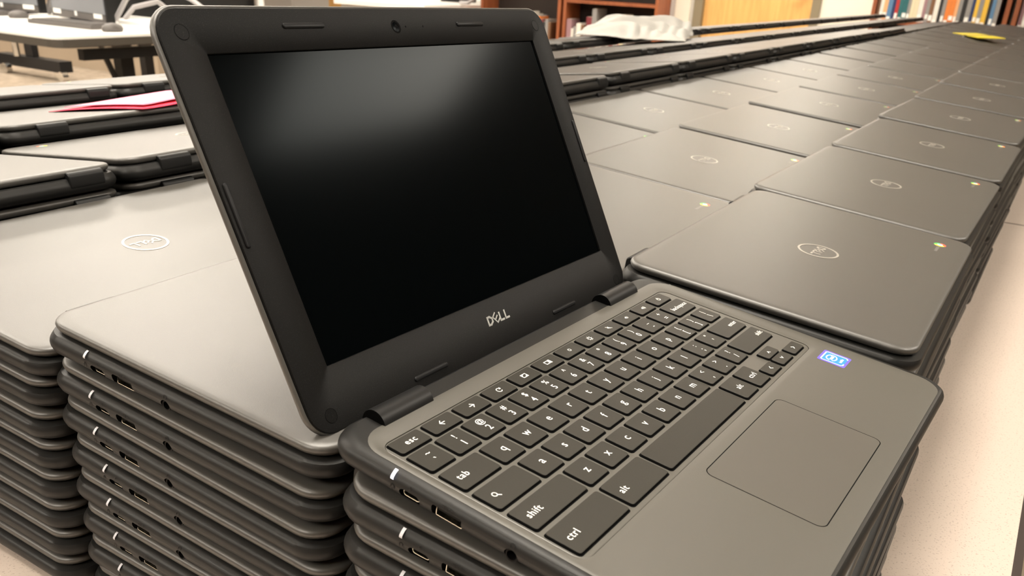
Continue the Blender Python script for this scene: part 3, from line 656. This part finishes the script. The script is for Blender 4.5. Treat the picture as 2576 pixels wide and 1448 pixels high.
books(-.5, .35, .116, [(c, .024, .25, 0) for c in ('mauve', 'white', 'navy', 'red', 'grey')], XW - .27, 'on the shelf at the right picture edge', 'library books at the right picture edge')
bookcase(3.15, 4.10, [FZ + .1, -.292, .115, .50, .86], 'cherry bookcase half hidden by the white cloth')
bookcase(4.13, 5.03, [FZ + .1, -.292, .50, .86], 'cherry bookcase just right of the raised screen')
books(3.2, 4.065, -.292, [('mauve', .05, .24, 0), ('white', .022, .16, 0), ('grey', .03, .18, 0), ('white', .045, .21, 0), ('brown', .03, .2, 0), ('grey', .02, .17, 0), ('maroon', .055, .27, 0), ('grey', .045, .34, 0), ('mauve', .04, .22, 0), ('brown', .04, .23, 0), ('grey', .03, .2, 0), ('cream', .03, .24, 0), ('red', .035, .22, 0), ('grey', .03, .2, 0), ('red', .03, .22, 0), ('cream', .04, .31, 0), ('grey', .03, .26, 0)], XW - .27, 'in the bookcase behind the white cloth', 'library books behind the white cloth')
books(4.17, 4.60, -.292, [('grey', .035, .2, 0), ('brown', .03, .24, 0), ('white', .03, .27, 0), ('white', .035, .28, 0), ('white', .025, .26, 0), ('blue', .03, .25, 0), ('orange', .045, .245, 0), ('maroon', .03, .22, 0), ('black', .03, .2, 0), ('grey', .03, .22, 0), ('brown', .025, .2, 0)], XW - .27, 'in the bookcase beside the raised screen', 'library books beside the raised screen')
# stub wall boxes behind the bookcase that stands past the wall end
wallbox('wall_stub', XW, XW + .12, 4.8, 5.06, FZ, CZ, m='wall2')

# ------------------------------------------------------------------ computer desk at the back left
M['desk'] = mat('desk_white', (0.86, 0.84, 0.80), 0.4); M['desk_edge'] = mat('desk_edge', (0.06, 0.052, 0.042), 0.5)
M['tan'] = mat('partition_tan', (0.40, 0.32, 0.235), 0.85); M['tan2'] = mat('partition_trim', (0.35, 0.27, 0.19), .7)
M['scr2'] = mat('monitor_screen', (0.20, 0.21, 0.23), 0.35); M['kb2'] = mat('grey_plastic', (0.10, 0.09, 0.085), 0.45); M['cab'] = mat('grey_cable', (0.42, 0.40, 0.40), .5); M['paper'] = mat('white_paper', (.9, .9, .88), .8)
t = root('desk', Matrix.Translation((2.9, 4.5, FZ)), 'white-topped desk with dark edge carrying computers, back left', 'desk')
h = -FZ
b = B(); s = b.ring(rr(1.92, 1.9, .06, 4, 0, .10), h - .022); s2 = b.ring(rr(1.92, 1.9, .06, 4, 0, .10), h); b.cap(s, True); b.cap(s2); b.bridge(s, s2); ob('desk_top', b.mesh('desk_top', ['desk'], 1, smooth=False), t)
b = B(); s = b.ring(rr(1.925, 1.905, .06, 4, 0, .10), h - .045); s2 = b.ring(rr(1.925, 1.905, .06, 4, 0, .10), h - .012); s3 = b.ring(rr(1.8, 1.78, .06, 4, 0, .10), h - .055); b.bridge(s, s2); b.bridge(s3, s); ob('desk_edge', b.mesh('desk_edge', 'desk_edge', 1, smooth=False), t)
b = B(); b.box(-.80, .6, -.79, -.75, h - .11, h - .062); ob('desk_beam', b.mesh('desk_beam', 'steel', 1, smooth=False), t)
for px, py in ((-.48, -.62), (-.85, .95), (.8, -.62), (.8, .95)):
    b = B(); b.box(px - .035, px + .035, py - .03, py + .03, .0, h - .062); ob('leg', b.mesh('leg', 'steel', 1, smooth=False), t)
b = B(); b.tube([(-.62, -.66, h - .07), (-.5, -.62, h - .32)], .014, 6); ob('leg_brace', b.mesh('leg_brace', 'steel', 1), t)
def computer(x, y, yaw, lab, hw=.26):
    r = root('computer_monitor', Matrix.Translation((x, y, 0)) @ Matrix.Rotation(yaw, 4, 'Z'), lab, 'monitor', 'monitors on the back left desk')
    b = B(); b.box(-.02, .02, -hw - .015, hw + .015, .013, .40); ob('monitor_case', b.mesh('monitor_case', 'steel', 1, smooth=False), r)
    b = B(); b.box(-.024, -.02, -hw, hw, .052, .385); ob('screen', b.mesh('screen', 'scr2', 1, smooth=False), r)
    b = B(); b.box(-.023, -.0205, -hw, hw, .016, .048); ob('lower_bezel', b.mesh('lower_bezel', 'kb2', 1, smooth=False), r)
    for y0, w in ((hw - .06, .045), (-hw + .075, .045), (.02, .012)):
        b = B(); b.box(-.0255, -.0240, y0 - w, y0 + w, .030, .052); ob('label_sticker', b.mesh('label_sticker', 'paper', 1, smooth=False), r)
    b = B(); b.box(-.06, .10, -.11, .11, 0, .012); b.box(.02, .05, -.04, .04, .01, .2); ob('stand', b.mesh('stand', 'steel', 1, smooth=False), r)
computer(2.56, 4.37, rad(-9), 'grey-screened monitor with white stickers on its lower frame', .30)
computer(2.60, 5.12, rad(6), 'grey-screened monitor cut by the left picture edge', .28)
def keyboard(x, y, yaw, lab):
    b = B(); b.box(-.075, .075, -.24, .24, .001, .02, 0)
    for i in range(5):
        for j in range(15): b.box(-.062 + i * .025, -.041 + i * .025, -.225 + j * .03, -.199 + j * .03, .02, .024, 0)
    o = ob('keyboard', b.mesh('keyboard', 'kb2', 1, smooth=False)); o.matrix_world = Matrix.Translation((x, y, 0)) @ Matrix.Rotation(yaw, 4, 'Z'); tag(o, lab, 'keyboard', 'keyboards on the back left desk')
keyboard(2.36, 4.16, rad(3), 'dark keyboard in front of the stickered monitor'); keyboard(2.40, 5.12, rad(8), 'dark keyboard at the left picture edge')
def mouse(x, y, lab):
    b = B(); 
    for k, (r_, z) in enumerate(((.9, .001), (1.0, .012), (.86, .026), (.5, .036), (.12, .039))):
        s = [(x_ * .055 * r_, y_ * .036 * r_) for x_, y_ in arc(0, 0, 1, 0, 360, 16)[:-1]]; q = b.ring(s, z)
        if k: b.bridge(prev, q)
        else: b.cap(q, True)
        prev = q
    b.cap(prev); o = ob('computer_mouse', b.mesh('computer_mouse', 'kb2', 1, ang=80)); o.location = (x, y, 0.0); tag(o, lab, 'mouse', 'mice on the back left desk')
mouse(2.33, 3.80, 'dark computer mouse near the desk corner'); mouse(2.42, 4.72, 'dark computer mouse between the two monitors')
tag(boxo('speaker', 2.80, 2.98, 4.58, 4.86, 0.0, .3, 'steel'), 'black speaker standing between the two monitors', 'speaker')
tag(boxo('paper_stack', 2.66, 2.96, 3.78, 4.22, 0.0, .018, 'paper'), 'stack of white paper on the desk right of the monitor', 'paper')
for i, (pts, lab) in enumerate(([[(2.7, 4.3, .01), (2.75, 4.25, .12), (2.9, 4.2, .2), (3.05, 4.1, .12), (3.05, 3.95, .05), (3.2, 3.9, .03)], 'pale grey cable looping above the paper stack'],
                               [[(2.72, 4.93, .014), (2.70, 4.84, .10), (2.72, 4.76, .03), (2.66, 4.70, .06), (2.70, 4.66, .10), (2.74, 4.62, .05)], 'grey cable tangle between the two monitors'],
                               [[(2.8, 4.36, .01), (2.86, 4.35, .07), (2.98, 4.30, .10), (3.05, 4.28, .04), (3.06, 4.26, .014)], 'thick grey cable lying behind the stickered monitor'])):
    b = B(); P2 = []
    for a, c in zip(pts, pts[1:]):
        for q in range(4): P2.append(tuple(Vector(a).lerp(Vector(c), q / 4)))
    P2.append(pts[-1]); b.tube(P2, .013 if i != 1 else .018, 8); tag(ob('cable', b.mesh('cable', 'cab', 1, ang=80)), lab, 'cable', 'cables on the back left desk')
tag(boxo('computer_tower', 3.12, 3.72, 4.42, 5.2, 0.0, .42, 'steel'), 'black computer tower at the back of the desk', 'computer')
b = B(); b.tube([(2.66, 3.60, -.02), (2.64, 3.60, -.3), (2.66, 3.60, -.55), (2.63, 3.60, FZ + .006)], .006, 6); tag(ob('cable', b.mesh('cable', 'steel', 1)), 'thin black cable hanging in front of the desk underside', 'cable')
# posts and box behind the lid
def post(x, y, lab, r=.03):
    b = B(); b.tube([(x, y, FZ), (x, y, 1.0)], r, 12); tag(ob('white_post', b.mesh('white_post', 'paper', 1)), lab, 'post', 'white posts behind the desk')
post(4.35, 5.90, 'left white post rising behind the screen top edge', .05); post(5.14, 5.82, 'right white post rising behind the screen top edge', .03)
tag(boxo('cabinet', 4.75, 5.15, 5.9, 6.6, FZ + .001, .5, 'steel'), 'black cabinet standing between the two white posts', 'cabinet')
# long white counter seen just above the lid
t = root('counter', Matrix.Translation((7.6, 5.6, FZ)), 'long white counter seen over the top of the screen', 'counter')
b = B(); b.box(-1.0, 2.2, -.38, .75, .70, .74); ob('counter_top', b.mesh('counter_top', 'desk', 1, smooth=False), t)
b = B(); b.box(-.95, 2.1, -.33, .7, 0, .70); ob('counter_body', b.mesh('counter_body', 'wall2', 1, smooth=False), t)
for i, (px, py) in enumerate(((7.9, 5.75), (8.6, 5.6))):
    tag(boxo('equipment_box', px - .16, px + .16, py - .12, py + .12, .0, .22, 'steel'), ('left' if i == 0 else 'right') + ' black equipment box standing on the white counter', 'box', 'black boxes on the white counter')
b = B(); b.tube([(6.95, 4.95, .30), (7.0, 4.93, .18), (7.05, 4.95, .08), (7.15, 5.1, .03), (7.3, 5.3, .02)], .016, 8); tag(ob('cable', b.mesh('cable', 'cab', 1)), 'grey cable coming down onto the white counter', 'cable')
# tan partition behind the desk and the wheeled cart foot
t = root('partition', Matrix.Translation((5.45, 9.2, FZ)), 'low tan partition behind the computer desk', 'partition')
b = B(); b.box(-.35, .35, -2.0, 2.6, 0, .72); ob('panel', b.mesh('panel', 'tan', 1, smooth=False), t)
b = B(); b.box(-.36, .36, -2.01, 2.61, .72, .76); ob('cap_rail', b.mesh('cap_rail', 'tan2', 1, smooth=False), t)
def cart(x, y, lab, gy):
    t = root('wheeled_stand', Matrix.Translation((x, y, FZ)), lab, 'stand', 'wheeled stands behind the desk')
    b = B(); b.box(-.06, .06, -gy, gy, .075, .17); ob('foot_beam', b.mesh('foot_beam', 'steel', 1, smooth=False), t)
    b = B(); b.box(-.03, .03, -.06, .06, .17, 1.15); ob('column', b.mesh('column', 'steel', 1, smooth=False), t)
    b = B(); b.tube([(-.07, .12, .17), (-.07, .12, 1.0)], .03, 10); ob('pole', b.mesh('pole', 'chrome', 1), t)
    for s in (-1, 1):
        for q in (-.08, .08):
            b = B(); b.tube([(-.05 + q * .4, s * (gy - .06) + q, .045), (.0 + q * .4, s * (gy - .06) + q, .045)], .045, 14); ob('caster', b.mesh('caster', 'chrome', 1), t)
cart(4.40, 8.05, 'black wheeled stand with chrome casters under the desk line', .5)
cart(4.05, 9.0, 'black wheeled stand at the left picture edge', .4)

# ------------------------------------------------------------------ ceiling lights
M['diff'] = mat('light_diffuser', (.9, .9, .9), .6, emit=(LCOL, LIGHT)); M['ltrim'] = mat('light_frame', (.8, .8, .78), .5)
b = B(); b.box(-.60, .60, -.30, .30, -.012, -.004); me_d = b.mesh('diffuser', 'diff', 1, smooth=False)
b = B()
for a in ((-.62, .62, -.32, -.30), (-.62, .62, .30, .32), (-.62, -.60, -.30, .30), (.60, .62, -.30, .30)): b.box(*a, -.02, 0)
me_f = b.mesh('frame', 'ltrim', 1, smooth=False)
for j, (ly, lxs) in enumerate(((-1.7, (.2, 2.6)), (.4, (-2.2, .2)), (1.5, (6.5,)), (2.5, (-2.2, .2, 1.75, 6.2)), (4.6, (-2.2, .2, 2.6, 5.0)), (6.7, (.2, 2.6, 5.0, 8.0)), (8.8, (.2, 2.6, 5.0, 8.0)), (10.9, (2.6, 5.0, 8.0)))):  # the row with a single lamp is added to brighten the right-hand lids
    for i, lx in enumerate(lxs):
        t = root('ceiling_light', Matrix.Translation((lx, ly, CZ - .001)), f'rectangular ceiling light, {ordn(i + 1)} from the near wall in the {ordn(j + 1)} row overhead', 'ceiling light', 'fluorescent ceiling lights')
        ob('frame', me_f, t); ob('diffuser', me_d, t)
